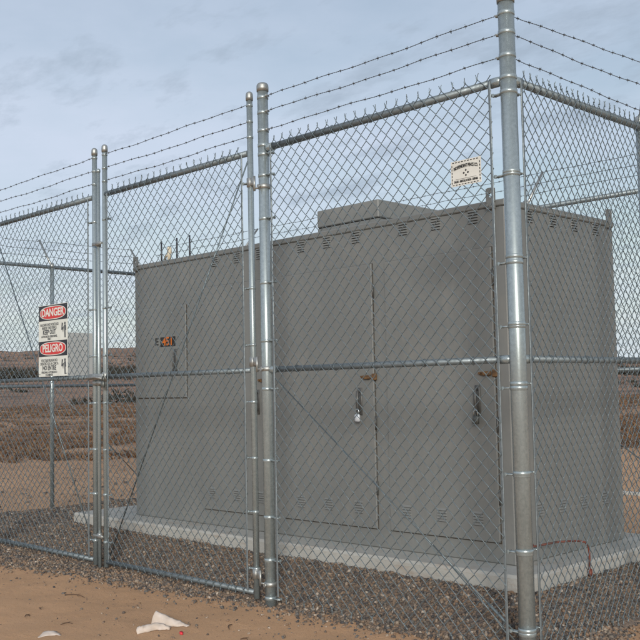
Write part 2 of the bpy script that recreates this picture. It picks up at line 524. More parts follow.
for _ in range(2600):
    az = random.uniform(-1.3, -.35); d = random.uniform(115, 600)
    x = CAMP.x + d * math.sin(az); y = CAMP.y + d * math.cos(az)
    if noise.noise((x * .02, y * .02, 3)) < .05: continue
    cl.append((x, y, hill_h(az, d), random.uniform(.7, 2.0), random.uniform(.5, 1.2)))
brush('brush_belt', cl, M['belt'], 'dark belt of far desert brush along the foot of the hills')

# small far pieces seen at the right edge and left
mk = MB().lathe(0, 0, [(.13, 0), (.13, .03), (.085, .035), (.03, .34), (.02, .35)], 14)
o = mk.build('orange_marker', M['marker'], smooth=True); p = CAMP + Vector((math.sin(-.502), math.cos(-.502), 0)) * 26
o.location = (p.x, p.y, sand_z(p.x, p.y)); tag(o, 'small orange marker standing in the brush beyond the right fence', 'marker')
o = MB().box(-3.9, -1.9, 6.72, 6.78, -.06, -.002, .01).build('ground_beam', M['concrete'])
tag(o, 'pale concrete beam lying on the sand behind the grey cabinet', 'beam')

# ---------------------------------------------------------------- fence kit
WR = .00235
def chain_mesh(parent, A, B, z0, z1, nrm, pitch=.0767, hgt=.079, hand=1, sides=5, twist=True, r=WR, off=0., jit=.0012):
    """woven chain link between plan points A and B; nrm = outward unit normal; hand = which diagonal lies outside"""
    A = np.array(A, float); B = np.array(B, float); L = np.linalg.norm(B - A); u = (B - A) / L
    w = pitch / 2; nw = int(L / w); w = L / nw; nseg = int(round((z1 - z0) / (hgt / 2))); hh = (z1 - z0) / nseg
    a = r * 1.15; eps = r * .8
    P = np.empty((nw, nseg * 3 + 1, 3)); N3 = np.array([nrm[0], nrm[1], 0.]); U3 = np.array([u[0], u[1], 0.])
    O = np.array([A[0], A[1], 0.]) + N3 * off
    k = np.arange(nw)
    for j in range(nseg + 1):
        right = (k + j) % 2                      # every second wire is mirrored so that neighbours hook at the same level
        uu = (k + right) * w + np.where(right == 1, eps, -eps)
        P[:, j * 3] = O + uu[:, None] * U3 + np.array([0, 0, z0 + j * hh])
        if j < nseg:
            r2 = 1 - right
            u2 = (k + r2) * w + np.where(r2 == 1, eps, -eps)
            s = np.where(r2 == 1, 1, -1) * a * hand
            for q, f in ((1, .14), (2, .86)):
                P[:, j * 3 + q] = O + (uu + (u2 - uu) * f)[:, None] * U3 + s[:, None] * N3 + np.array([0, 0, z0 + (j + f) * hh])
    # slow ripple of the fabric, as stretched mesh has
    uu = P @ U3
    ph_ = rng.uniform(0, 6, 6)
    bul = sum(np.sin(uu * fq + P[..., 2] * fz + p_) for fq, fz, p_ in ((2.3, 1.1, ph_[0]), (4.7, -2.9, ph_[1]), (8.3, 5.2, ph_[2])))
    P += N3 * (.0022 * bul)[..., None]
    P += U3 * (.0016 * np.sin(uu * 6.1 + P[..., 2] * 4.3 + ph_[3]) + rng.normal(0, .0006, P.shape[:2]))[..., None]
    P += (N3 * (.004 * np.sin(uu * 5.1 + P[..., 2] * 2.2))[..., None])
    P[..., 2] += .003 * np.sin(uu * 3.3 + 1.0) + rng.normal(0, jit, (nw, 1))
    parts = [tubes_np(P, r, sides, N3)]
    if twist:
        for zz, sg in ((z1, 1), (z0, -1)):
            tops = []
            top_j = nseg if sg == 1 else 0
            for kk in range(nw - 1):
                if (kk + top_j) % 2 == 1:        # right vertex of wire kk meets left vertex of wire kk+1
                    uc = (kk + 1) * w
                    for d in (-1, 1):
                        ln = .017 + rng.uniform(-.005, .004); fk = rng.uniform(.004, .010); tw = rng.uniform(-.004, .004)
                        tops.append([O + (uc + d * .004) * U3 + np.array([0, 0, zz - sg * .004]),
                                     O + (uc - d * .002) * U3 + N3 * d * .003 + np.array([0, 0, zz + sg * ln * .35]),
                                     O + (uc + d * .002 + tw) * U3 - N3 * d * .003 + np.array([0, 0, zz + sg * ln * .68]),
                                     O + (uc + d * .003 + tw) * U3 + np.array([0, 0, zz + sg * ln * .9]),
                                     O + (uc + d * fk + tw * 1.5) * U3 + N3 * rng.uniform(-.005, .005) + np.array([0, 0, zz + sg * (ln + .010)])])
            if tops: parts.append(tubes_np(np.array(tops), r * .95, 4, N3))
    V, Q = combine(parts)
    return np_obj('wire_mesh', V, Q, M['wire'], parent)

def barbed(parent, A, B, sag=.004, sp=.098, r=.0013):
    A = np.array(A, float); B = np.array(B, float); L = np.linalg.norm(B - A); u = (B - A) / L
    s1 = np.cross(u, [0, 0, 1.]); s1 /= np.linalg.norm(s1); s2 = np.cross(s1, u)
    n = max(20, int(L / .0048)); t = np.linspace(0, 1, n)
    ph = rng.uniform(0, 6)
    c = A + t[:, None] * (B - A) - np.array([0, 0, 1.]) * (sag * 4 * t * (1 - t))[:, None]
    env = np.sin(np.pi * t)
    c = c + s2 * ((.0035 * np.sin(t * L * 5 + ph) + .0018 * np.sin(t * L * 15 + 2 * ph)) * np.minimum(1, env * 4))[:, None]
    an = t * L / .034 * 2 * np.pi
    parts = []
    for q in (0, np.pi):
        P = c + .0015 * (np.cos(an + q)[:, None] * s1 + np.sin(an + q)[:, None] * s2)
        parts.append(tubes_np(P[None], r, 4, s1))
    x = .05
    while x < L - .03:
        i = int(x / L * (n - 1)); p = c[i]
        co = [p + u * (-.006 + .012 * f) + .0038 * (math.cos(f * 14) * s1 + math.sin(f * 14) * s2) for f in np.linspace(0, 1, 14)]
        parts.append(tubes_np(np.array(co)[None], .0014, 4, s1))
        for q in range(4):
            th = q * math.pi / 2 + rng.uniform(-.4, .4)
            d = math.cos(th) * s1 + math.sin(th) * s2
            e = [p + u * rng.uniform(-.005, .005) + d * .002, p + d * .007 + u * rng.uniform(-.003, .003), p + d * .0115 + u * rng.uniform(-.006, .006)]
            parts.append(tubes_np(np.array(e)[None], .0011, 3, u))
        x += sp * rng.uniform(.9, 1.1)
    V, Q = combine(parts)
    return np_obj('barbed_wire', V, Q, M['barb'], parent)

def band(parent, x, y, r, z, w=.022, arm=None, mat=None):
    """brace band: ring a little proud of the post; arm = plan point its tongue reaches"""
    b_ = MB().lathe(x, y, [(r + .0004, z - w / 2), (r + .0024, z - w / 2 + .0015), (r + .0024, z + w / 2 - .0015), (r + .0004, z + w / 2)], 24)
    if arm is not None:
        d = Vector((arm[0] - x, arm[1] - y, 0)); L = d.length; d.normalize(); n = Vector((-d.y, d.x, 0))
        p0 = Vector((x, y, z)) + d * (r - .002); p1 = Vector((x, y, z)) + d * L
        for sg in (1, -1):
            q0 = p0 + n * sg * .012; q1 = p1 + n * sg * .007
            b_.tube([q0, q1], .0048, 6)
        b_.tube([p1 + n * .017 - d * .012, p1 - n * .017 - d * .012], .005, 8)        # bolt
        b_.tube([p1 + n * .010 - d * .012, p1 + n * .016 - d * .012], .010, 6)
    return b_.build('brace_band', mat or M['galv'], parent, smooth=True)

def post(parent, x, y, r, z0, z1, cap=True, name='post', bands=(), arm=None, mat=None):
    p = MB().lathe(x, y, [(r, z0), (r, z1)], 32).build(name, mat or M['galv'], parent, smooth=True)
    if cap:
        c = r + .0035
        MB().lathe(x, y, [(c, z1 - .035), (c + .001, z1 - .012), (c, z1 + .004), (c * .95, z1 + .010), (c * .80, z1 + .017), (c * .5, z1 + .0225), (c * .15, z1 + .025)], 28).build('post_cap', M['fitting'], p, smooth=True)
    for z in bands: band(p, x, y, r, z, arm=arm)
    return p

def rail(parent, A, B, r, name, mat=None):
    return MB().tube([A, B], r, 16).build(name, mat or M['rail'], parent, smooth=True)

def tension_bar(parent, x, y, z0, z1, horiz=(1, 0)):
    return MB().box(x - .007 if horiz[0] else x - .003, x + .007 if horiz[0] else x + .003, y - .003 if horiz[0] else y - .009, y + .003 if horiz[0] else y + .009, z0, z1, .0015).build('tension_bar', M['rail'], parent)

def truss(parent, A, B, r=.0055, turn=True):
    A = Vector(A); B = Vector(B); d = (B - A)
    t = MB().tube([A, B], r, 8)
    if turn: t.tube([A + d * .90, A + d * .915, A + d * .955, A + d * .97], [r * 1.2, .008, .008, r * 1.2], 8)
    return t.build('truss_rod', M['wire'], parent, smooth=True)

ZT, ZM, ZB = 2.794, 1.4075, .026
# ---- fixed front panel: gate post to corner post
f1 = empty('chain_link_fence', (-.9, 0, 0), 'fixed chain link panel between thick gate post and tall corner post, with cream sign', 'fence')
XG = -1.83
cp = post(f1, 0, 0, .0405, -.3, 3.215, bands=(3.125, 3.028, 2.91, 2.80))
for z in (2.727, 2.316, 1.88, 1.567, 1.267, .849, .479, .102):
    band(cp, 0, 0, .0405, z, arm=(-.098, 0))
gp = post(f1, XG, 0, .034, -.3, 3.195, bands=(3.121, 3.024, 2.909, 2.815))
for z in (2.757, 2.623, 2.35, 1.947, 1.586, 1.288, .85, .506, .248, .02):
    band(gp, XG, 0, .034, z, arm=(XG + .09, 0))
# rails end in cups on the posts
rail(f1, (XG + .05, 0, ZT), (-.055, 0, ZT), .0205, 'top_rail')
rail(f1, (XG + .05, .0, ZM), (-.055, .0, ZM), .0175, 'middle_rail')
for x, sg, r_ in ((XG, 1, .034), (0, -1, .0405)):
    for z, rr in ((ZT, .0255), (ZM, .022)):
        MB().tube([(x + sg * (r_ - .004), 0, z), (x + sg * (r_ + .018), 0, z), (x + sg * (r_ + .062), 0, z)], [rr * .8, rr, rr], 14).build('rail_end_cup', M['galv'], f1, smooth=True)
chain_mesh(f1, (XG + .085, -.0235), (-.095, -.0235), .035, 2.828, (0, -1), hand=-1)
tension_bar(f1, XG + .09, -.0235, .04, 2.80); tension_bar(f1, -.098, -.0235, .04, 2.80)
truss(f1, (XG + .06, .006, ZM - .05), (-.06, .006, .085), .0036); truss(f1, (-.56, .004, .462), (-.075, .004, .055), .003, False)
for z0_, z1_ in ((3.125, 3.121), (3.028, 3.024), (2.91, 2.909)):
    barbed(f1, (XG + .045, -.012, z1_), (-.055, -.012, z0_))
for x, sg in ((0, -1), (XG, 1)):
    for z in (3.125, 3.028, 2.91):
        rr = .0405 if x == 0 else .034
        MB().tube([(x + sg * (rr + .001), -.004, z), (x + sg * (rr + .016), -.008, z)], [.010, .008], 8).tube([(x + sg * (rr + .012), -.02, z), (x + sg * (rr + .012), .012, z)], .005, 8).build('wire_clamp', M['fitting'], f1, smooth=True)
# rail ties
def ties(parent, x0, x1, y, z, r, n, along='x'):
    for k in range(n):
        c = x0 + (x1 - x0) * (k + .5) / n + random.uniform(-.02, .02)
        P = []
        for q in range(13):
            a = 2 * math.pi * q / 12
            dy, dz = math.cos(a) * (r + .004), math.sin(a) * (r + .004)
            s_ = .006 * math.sin(a * .5)
            P.append((c + s_, y + dy, z + dz) if along == 'x' else (y + dy, c + s_, z + dz))
        MB().tube(P, .0019, 5).build('tie_wire', M['wire'], parent, smooth=True)
ties(f1, XG + .1, -.1, 0, ZM, .0175, 5); ties(f1, XG + .1, -.1, 0, ZT, .0205, 5)

# ---- gate leaves
def gate_leaf(name, label, x0, x1, hinge_right):
    """x0/x1: stile centres; stiles rise above the top rail to carry the barbed wire"""
    g = empty(name, ((x0 + x1) / 2, 0, 0), label, 'gate', 'pair of chain link gate leaves')
    r = .0195
    for x in (x0, x1):
        s = post(g, x, 0, r, .0, 3.155 + (.012 if x > -3 else 0), name='stile')
        for z in (3.10, 2.995, 2.894): band(s, x, 0, r, z, .016)
        sg = 1 if x == x0 else -1
        for z in (2.60, 1.925, 1.566, 1.209, .86, .528, .18): band(s, x, 0, r, z, .018, arm=(x + sg * .068, 0))
        tension_bar(g, x + sg * .062, -.0225, .045, 2.79)
    rail(g, (x0 + r - .003, 0, ZT), (x1 - r + .003, 0, ZT), .0195, 'top_rail')
    rail(g, (x0 + r - .003, 0, ZM), (x1 - r + .003, 0, ZM), .0165, 'middle_rail')
    rail(g, (x0 + r - .003, 0, ZB + .01), (x1 - r + .003, 0, ZB + .01), .0165, 'bottom_rail')
    chain_mesh(g, (x0 + .06, -.0225), (x1 - .06, -.0225), .045, 2.822, (0, -1), hand=-1)
    for z in (3.10, 2.995, 2.894): barbed(g, (x0 + .025, -.01, z), (x1 - .025, -.01, z + random.uniform(-.006, .006)))
    ties(g, x0 + .1, x1 - .1, 0, ZM, .0165, 5); ties(g, x0 + .1, x1 - .1, 0, ZT, .0195, 5); ties(g, x0 + .1, x1 - .1, 0, ZB + .01, .0165, 6)
    if hinge_right: truss(g, (x1 - .03, .004, 2.745), (x0 + .04, .004, .08), .0048, False)
    else: truss(g, (x0 + .03, .004, 2.745), (x1 - .05, .004, .16), .0048, False)
    hx, px = (x1, x1 + .128) if hinge_right else (x0, x0 - .128)
    sg = 1 if hinge_right else -1
    for z in (2.60, 1.46, .15):
        h = MB().lathe(hx, 0, [(r + .001, z - .03), (r + .006, z - .028), (r + .006, z + .028), (r + .001, z + .03)], 20)
        h.box(min(hx + sg * .02, hx + sg * .062), max(hx + sg * .02, hx + sg * .062), -.022, -.012, z - .024, z + .024, .002)
        h.tube([(hx + sg * .058, -.02, z - .065), (hx + sg * .058, -.02, z + .03)], .008, 10)
        h.lathe(px, 0, [(.035, z - .062), (.0395, z - .06), (.0395, z - .034), (.035, z - .032)], 24)
        h.tube([(px - sg * .034, -.012, z - .048), (hx + sg * .05, -.02, z - .048)], .007, 8)
        h.tube([(px, -.036, z - .048), (px, -.052, z - .048)], .012, 6)
        h.build('hinge', M['fitting'], g, smooth=True)
    return g
gr = gate_leaf('chain_link_gate', 'gate leaf without any sign, hinged on the thick post left of the fixed panel', -3.655, -1.958, True)
gl = gate_leaf('chain_link_gate', 'gate leaf running out of the left edge, carrying the red and white danger sign', -5.49, -3.7988, False)
# centre drop rod and fork latch of the right leaf
xr = -3.735
d_ = MB().tube([(xr, -.006, -.06), (xr, -.006, 2.99)], .0135, 12)
d_.lathe(xr, -.006, [(.0145, 2.975), (.0165, 2.985), (.0155, 3.0), (.006, 3.006)], 12)
d_.build('drop_rod', M['galv'], gr, smooth=True)
for z in (2.42, 1.36, .22):
    MB().box(xr - .05, -3.66, -.036, -.028, z - .012, z + .012, .002).tube([(xr + .0, -.03, z), (-3.655, -.026, z)], .009, 8).lathe(xr, -.006, [(.015, z - .02), (.0195, z - .018), (.0195, z + .018), (.015, z + .02)], 14).build('rod_guide', M['fitting'], gr, smooth=True)
lt = MB().box(-3.83, -3.62, -.047, -.036, 1.385, 1.43, .003)
lt.tube([(-3.82, -.06, 1.40), (-3.70, -.062, 1.405), (-3.60, -.055, 1.39)], .010, 10).lathe(-3.655, 0, [(.021, 1.37), (.026, 1.372), (.026, 1.44), (.021, 1.442)], 18)
lt.build('fork_latch', M['fitting'], gr, smooth=True)
lk = MB().box(-3.608, -3.572, -.075, -.055, 1.325, 1.372, .005)
lk.tube([(-3.602, -.065, 1.37), (-3.602, -.065, 1.395), (-3.590, -.065, 1.408), (-3.578, -.065, 1.395), (-3.578, -.065, 1.37)], .0045, 8)
o = lk.build('padlock', M['paddark'], smooth=True)
tag(o, 'small dark padlock hanging from the latch where the two gate leaves meet', 'padlock')

# ---- right hand fence
fr = empty('chain_link_fence', (0, 1.2, 0), 'chain link fence receding from the tall corner post along the right end of the cabinet', 'fence')
def arm(parent, x, y, z, dx, dz=.36, dy=0., mat=None):
    return MB().tube([(x, y, z - .02), (x + dx, y + dy, z + dz)], [.013, .011], 8).build('barbed_wire_arm', mat or M['fitting'], parent, smooth=True)
RY = 1.365; BY = 3.05
post(fr, 0, RY, .026, -.3, 2.84)
rail(fr, (0, .055, ZT), (0, BY, ZT), .021, 'top_rail'); rail(fr, (0, .055, ZM), (0, BY, ZM), .0175, 'middle_rail')
for z, rr in ((ZT, .0265), (ZM, .022)):
    MB().tube([(0, .036, z), (0, .06, z), (0, .10, z)], [rr * .8, rr, rr], 14).build('rail_end_cup', M['galv'], fr, smooth=True)
chain_mesh(fr, (.0245, .075), (.0245, BY - .05), .02, 2.828, (1, 0), pitch=.0573, hgt=.075, hand=1)
MB().box(.0215, .0275, .07, .086, .03, 2.80, .0015).build('tension_bar', M['rail'], fr)
for z in (2.70, 2.30, 1.88, 1.55, 1.26, .83, .46, .09):
    band(fr, 0, 0, .0412, z + .028, .02, arm=(.006, .088))
arm(fr, 0, RY, 2.82, .06, .37)
for z, fx, z2 in ((3.125, .06, 3.165), (3.028, .04, 3.032), (2.91, .02, 2.888)):
    barbed(fr, (.004, .047, z), (fx, RY, z2)); barbed(fr, (fx, RY, z2), (fx, BY, z2))
for z in (3.125, 3.028, 2.91):
    MB().tube([(0, .041, z), (.002, .058, z)], [.010, .008], 8).build('wire_clamp', M['fitting'], fr, smooth=True)
ties(fr, .1, BY - .1, 0, ZM, .0175, 8, 'y'); ties(fr, .1, BY - .1, 0, ZT, .021, 8, 'y')
arm(fr, 0, BY - .02, 2.82, .06, .37)

# ---- back fence and left fence
LX = -7.572
fb = empty('chain_link_fence', (-3.8, BY, 0), 'back run of chain link fence seen behind the cabinet roof', 'fence')
post(fb, 0, BY, .034, -.3, 2.86)
for x in (-1.9, -3.8, -5.7): post(fb, x, BY, .026, -.3, 2.83)
rail(fb, (LX, BY, 2.772), (0, BY, 2.772), .021, 'top_rail'); rail(fb, (LX, BY, 1.385), (0, BY, 1.385), .0175, 'middle_rail')
chain_mesh(fb, (LX, BY + .023), (0, BY + .023), .02, 2.80, (0, 1), hand=1, sides=4, r=.0019)
for x in (0, -1.9, -3.8, -5.7): 
    if x: MB().tube([(x, BY, 2.80), (x, BY + .28, 3.14)], [.013, .011], 8).build('barbed_wire_arm', M['fitting'], fb, smooth=True)
for fx in (1., .68, .38): barbed(fb, (LX, BY + .27 * fx, 2.80 + .34 * fx), (.0, BY + .27 * fx, 2.80 + .34 * fx), sag=.01)
truss(fb, (-1.9, BY - .02, 1.33), (-.05, BY - .02, .1), .005, False)
fl = empty('chain_link_fence', (LX, 1.5, 0), 'left side run of chain link fence seen through the gate leaves', 'fence')
post(fl, LX, BY, .034, -.3, 2.86); post(fl, LX, 1.757, .024, -.3, 2.80); post(fl, LX, 0, .034, -.3, 3.2); post(fl, -5.618, 0, .034, -.3, 3.2)
rail(fl, (LX, 0, 2.772), (LX, BY, 2.772), .021, 'top_rail'); rail(fl, (LX, 0, 1.38), (LX, BY, 1.38), .0175, 'middle_rail')
rail(fl, (LX, 0, ZT), (-5.65, 0, ZT), .0205, 'top_rail'); rail(fl, (LX, 0, ZM), (-5.65, 0, ZM), .0175, 'middle_rail')
chain_mesh(fl, (LX - .023, BY - .03), (LX - .023, .03), .02, 2.80, (-1, 0), hand=1, sides=4, r=.0019)
chain_mesh(fl, (LX + .03, -.0235), (-5.66, -.0235), .035, 2.828, (0, -1), hand=-1, sides=4)
arm(fl, LX, 1.757, 2.80, -.30, .33)
arm(fl, LX, BY, 2.80, -.30, .33)
for fx in (1., .68, .38):
    barbed(fl, (LX - .30 * fx, BY, 2.79 + .335 * fx), (LX - .30 * fx, 0, 2.79 + .335 * fx), sag=.012)
truss(fl, (LX, 1.80, 1.36), (LX, BY - .05, .19), .0055, False)

# ---------------------------------------------------------------- lettering
def lettering(parent, txt, size, cx, cz, y, mat, bold=0., sx=1., align='CENTER', arc=0., name='lettering', spacing=1., depth=.0006):
    cu = bpy.data.curves.new('lettering', 'FONT'); cu.body = txt; cu.size = size; cu.align_x = align; cu.align_y = 'CENTER'
    cu.extrude = depth; cu.offset = bold; cu.space_character = spacing; cu.resolution_u = 3
    t = bpy.data.objects.new('lettering_curve', cu); COL.objects.link(t)
    dg = bpy.context.evaluated_depsgraph_get(); me = bpy.data.meshes.new_from_object(t.evaluated_get(dg))
    bpy.data.objects.remove(t); bpy.data.curves.remove(cu)
    for v_ in me.vertices:
        x, yy, z = v_.co; x *= sx
        if arc: yy += -arc * x * x
        v_.co = (cx + x, y - z, cz + yy)
    me.name = name; me.materials.clear(); me.materials.append(mat)
    o = bpy.data.objects.new(name, me); COL.objects.link(o); attach(o, parent); return o

# danger sign on the left leaf (bilingual, one tall board), wired to the front of the mesh
SX0, SX1, SZ0, SZ1 = -4.602, -4.147, 1.427, 2.006; SY = -.034
sg_ = empty('warning_sign', ((SX0 + SX1) / 2, SY, SZ0), 'tall white bilingual danger and peligro sign with red ovals wired to the left gate leaf', 'sign')
MB().box(SX0, SX1, SY, SY + .003, SZ0, SZ1, .0008).build('sign_board', M['signwhite'], sg_)
cxs = (SX0 + SX1) / 2; hh = (SZ1 - SZ0) / 2
def ellipse(cx, cz, a, b_, n=40, p=2.6):
    return [(cx + a * math.copysign(abs(math.cos(t)) ** (2 / p), math.cos(t)), cz + b_ * math.copysign(abs(math.sin(t)) ** (2 / p), math.sin(t))) for t in np.linspace(0, 2 * math.pi, n, endpoint=False)]
for k, (word, lines) in enumerate((('DANGER', [('HAZARDOUS VOLTAGE', .031, 0), ('INSIDE THIS FENCE', .031, 0), ('KEEP OUT', .052, .0016), ('AUTHORIZED PERSONNEL', .024, 0), ('ONLY', .024, 0)]),
                                   ('PELIGRO', [('VOLTAJE PELIGROSO', .031, 0), ('DENTRO DE LA CERCA', .031, 0), ('NO ENTRE', .052, .0016), ('PERSONAL AUTORIZADO', .024, 0), ('SOLAMENTE', .024, 0)]))):
    zt = SZ1 - k * hh
    MB().box(SX0 + .004, SX1 - .004, SY - .0008, SY - .0002, zt - .128, zt - .004).build('sign_header', M['signblack'], sg_)
    zc = zt - .066
    MB().poly(ellipse(cxs, zc, .205, .054), SY - .0016, SY - .0009).build('oval_rim', M['signwhite'], sg_)
    MB().poly(ellipse(cxs, zc, .197, .048), SY - .0024, SY - .0017).build('red_oval', M['signred'], sg_)
    lettering(sg_, word, .087, cxs, zc, SY - .0031, M['signwhite'], .0022, sx=1.0 if k == 0 else .94)
    z = zt - .150
    for tx, sz, bo in lines:
        z -= sz * .36
        lettering(sg_, tx, sz, cxs - .055, z, SY - .0009, M['signink'], bo or .0004, sx=.86 if sz > .04 else .88)
        z -= sz * .50
    # shock pictogram: figure struck by a bolt
    px = SX1 - .06; pz = zt - .205
    pg = MB().poly([(px - .026, pz + .05), (px - .006, pz + .044), (px - .018, pz + .012), (px + .004, pz + .018), (px - .006, pz - .03), (px - .016, pz - .006), (px - .034, pz - .010)], SY - .0012, SY - .0004)
    pg.poly(ellipse(px + .022, pz + .042, .011, .012, 14, 2), SY - .0012, SY - .0004)
    pg.poly([(px + .008, pz + .028), (px + .036, pz + .030), (px + .040, pz - .012), (px + .030, pz - .014), (px + .032, pz - .07), (px + .016, pz - .07), (px + .012, pz - .01)], SY - .0012, SY - .0004)
    pg.build('pictogram', M['signink'], sg_)
for x in (SX0 + .02, SX1 - .02):
    for z in (SZ0 + .02, SZ1 - .02): MB().tube([(x - .01, SY - .002, z), (x, SY - .006, z), (x + .012, SY - .002, z)], .0016, 5).build('tie_wire', M['wire'], sg_)

# small cream fence company sign near the corner post
CX0, CX1, CZ0, CZ1 = -.345, -.156, 2.301, 2.432; CY = -.033
cs = empty('company_sign', ((CX0 + CX1) / 2, CY, CZ0), 'small cream metal sign with dashed border, high on the fence near the corner post', 'sign')
MB().box(CX0, CX1, CY, CY + .0015, CZ0, CZ1, .0005).build('sign_board', M['cream'], cs)
ds_ = MB()
for k in range(9):
    xa = CX0 + .010 + k * (CX1 - CX0 - .02) / 9
    for z in (CZ0 + .0075, CZ1 - .0075): ds_.box(xa, xa + .0115, CY - .0008, CY - .0002, z - .0022, z + .0022)
for k in range(6):
    za = CZ0 + .014 + k * (CZ1 - CZ0 - .028) / 6
    for x in (CX0 + .0075, CX1 - .0075): ds_.box(x - .0022, x + .0022, CY - .0008, CY - .0002, za, za + .0105)
ds_.build('dashed_border', M['black_ink'], cs)
cxc = (CX0 + CX1) / 2
lettering(cs, 'INDEPENDENT FENCE CO.', .0235, cxc, CZ1 - .031, CY - .0009, M['black_ink'], .0008, sx=.54, arc=1.9)
em = MB()
for a in range(4):
    ca, sa = math.cos(a * math.pi / 2), math.sin(a * math.pi / 2)
    q = [(.006, 0), (.013, .006), (.020, 0), (.013, -.006)]
    em.poly([(cxc + u_ * ca - v_ * sa, CZ1 - .068 + u_ * sa + v_ * ca) for u_, v_ in q], CY - .0009, CY - .0003)
em.build('emblem', M['black_ink'], cs)
MB().box(CX0 + .03, CX1 - .03, CY - .0008, CY - .0002, CZ0 + .0345, CZ0 + .036).build('rule_line', M['black_ink'], cs)
lettering(cs, 'SALES - INSTALLATION - REPAIR', .0155, cxc, CZ0 + .0225, CY - .0009, M['black_ink'], .0006, sx=.66)

# pale back of another sign hung on the left side fence
o = MB().box(LX + .024, LX + .027, 1.945, 2.40, 1.472, 2.008, .0008).build('blank_sign', M['blank'])
tag(o, 'plain pale sign back on the left side fence, half hidden by the gate stiles', 'sign')

# ---------------------------------------------------------------- concrete pad
pd = MB().box(PADX0, PADX1, PADY0, PADY1, -.1, PADZ, .016).build('concrete_pad', M['concrete'])
tag(pd, 'low grey concrete pad under the electrical cabinet, set in gravel', 'pad')

# ---------------------------------------------------------------- cabinet
X0, X1, Y0, Y1, Z0, Z1 = -4.514, -.6254, .8446, 2.1455, PADZ, 2.399
cb = empty('electrical_cabinet', ((X0 + X1) / 2, (Y0 + Y1) / 2, Z0), 'long grey steel electrical cabinet with louvers and padlocked doors on the concrete pad', 'cabinet')
body = MB().box(X0, X1, Y0, Y1, Z0 + .001, Z1 - .04, .006).build('body', M['paint'], cb)
MB().box(X0 - .008, X1 + .008, Y0 - .008, Y1 + .008, Z1 - .04, Z1, .006).build('roof_panel', M['paint'], cb)
# fixed vertical joint strips of the upper panel and corner seams
for x in (-3.72, -2.67, -1.555, -.69):
    MB().box(x - .003, x + .003, Y0 - .0025, Y0 + .002, 2.125, Z1 - .045).build('panel_joint', M['paint_edge'], body)

def louver(parent, u, z, face='front', slots=5, w=.076):
    b_ = MB(); hgt = .017
    for k in range(slots):
        zt = z + (slots / 2 - k) * hgt - .003
        zb = zt - .0125
        def pt(du, out, zz):
            return (u + du, Y0 - PROUD - out, zz) if face == 'front' else (X1 + out, u + du, zz)
        PROUD = louver.proud
        h = w / 2
        V = [pt(-h, .0006, zt), pt(h, .0006, zt), pt(-h + .004, .0085, zb), pt(h - .004, .0085, zb), pt(-h, .0006, zb - .0006), pt(h, .0006, zb - .0006), pt(-h + .004, .0068, zb - .0006), pt(h - .004, .0068, zb - .0006)]
        b_.mi = 0
        b_.add(V, [(0, 1, 3, 2), (0, 2, 6, 4), (1, 5, 7, 3), (2, 3, 7, 6)])
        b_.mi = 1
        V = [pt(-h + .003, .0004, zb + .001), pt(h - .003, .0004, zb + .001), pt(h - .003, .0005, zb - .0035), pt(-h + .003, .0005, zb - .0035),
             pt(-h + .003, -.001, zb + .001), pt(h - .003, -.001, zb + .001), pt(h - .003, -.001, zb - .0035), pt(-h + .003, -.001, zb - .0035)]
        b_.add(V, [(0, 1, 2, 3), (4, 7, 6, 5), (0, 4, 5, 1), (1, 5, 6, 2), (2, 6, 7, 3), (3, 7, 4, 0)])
    return b_.build('louver', [M['paint'], M['slot']], parent)
louver.proud = 0.
for x in (-3.385, -3.111, -2.845, -2.387, -2.123, -1.841, -1.418, -1.144, -.854): louver(body, x, 2.32)
for y in (1.11, 1.381, 1.641, 1.911): louver(body, y, 2.324, 'side')
for y in (1.117, 1.378, 1.631, 1.90): louver(body, y, .53, 'side')

DP = .016
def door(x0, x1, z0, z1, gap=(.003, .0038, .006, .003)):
    """gap: left, right, bottom, top width of the dark strip drawn as seam shadow"""
    d = MB().box(x0, x1, Y0 - DP, Y0 + .004, z0, z1, .0035).build('door', M['paint'], cb)
    MB().box(x0 - gap[0], x1 + gap[1], Y0 - .0035, Y0 + .003, z0 - gap[2], z1 + gap[3]).build('seam_shade', M['seam_shade'], d)  # solid dark strip painting the seam shadow round the door
    return d
doors = []
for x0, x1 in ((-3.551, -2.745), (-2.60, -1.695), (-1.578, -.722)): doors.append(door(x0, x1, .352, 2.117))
louver.proud = DP
for d, xs in zip(doors, ((-3.434, -3.13, -2.861), (-2.417, -2.141, -1.856), (-1.434, -1.148, -.872))):
    for x in xs: louver(d, x, .487)
def hardware(d, xe, handle=True):
    """xe: right edge of the door"""
    yf = Y0 - DP
    h = MB().box(xe - .105, xe - .02, yf - .006, yf + .001, 1.344, 1.366, .002)
    h.box(xe - .075, xe - .018, yf - .024, yf - .004, 1.342, 1.368, .004).tube([(xe - .10, yf - .004, 1.357), (xe - .10, yf - .018, 1.357)], .008, 8)
    h.box(xe - .012, xe + .022, Y0 - .026, Y0 - .002, 1.333, 1.378, .004)
    h.build('hasp', M['rust'], d)
    b_ = MB().box(xe - .145, xe - .105, yf - .007, yf + .001, 1.10, 1.285, .003)
    b_.tube([(xe - .125, yf - .005, 1.262), (xe - .125, yf - .028, 1.258), (xe - .124, yf - .032, 1.20), (xe - .124, yf - .030, 1.14), (xe - .125, yf - .005, 1.125)], .0085, 10)
    b_.build('handle', M['handle'], d, smooth=True)
for d, xe in zip(doors, (-2.745, -1.695, -.722)): hardware(d, xe)
for d, xe, z0_, in ((doors[1], -1.695, 0), (doors[2], -.722, 0), (doors[0], -2.745, 0)):
    for z in (.62, 1.05, 1.93):
        MB().tube([(xe + .008, Y0 - .012, z - .045), (xe + .008, Y0 - .012, z + .045)], .007, 8).build('hinge_knuckle', M['handle'], d, smooth=True)
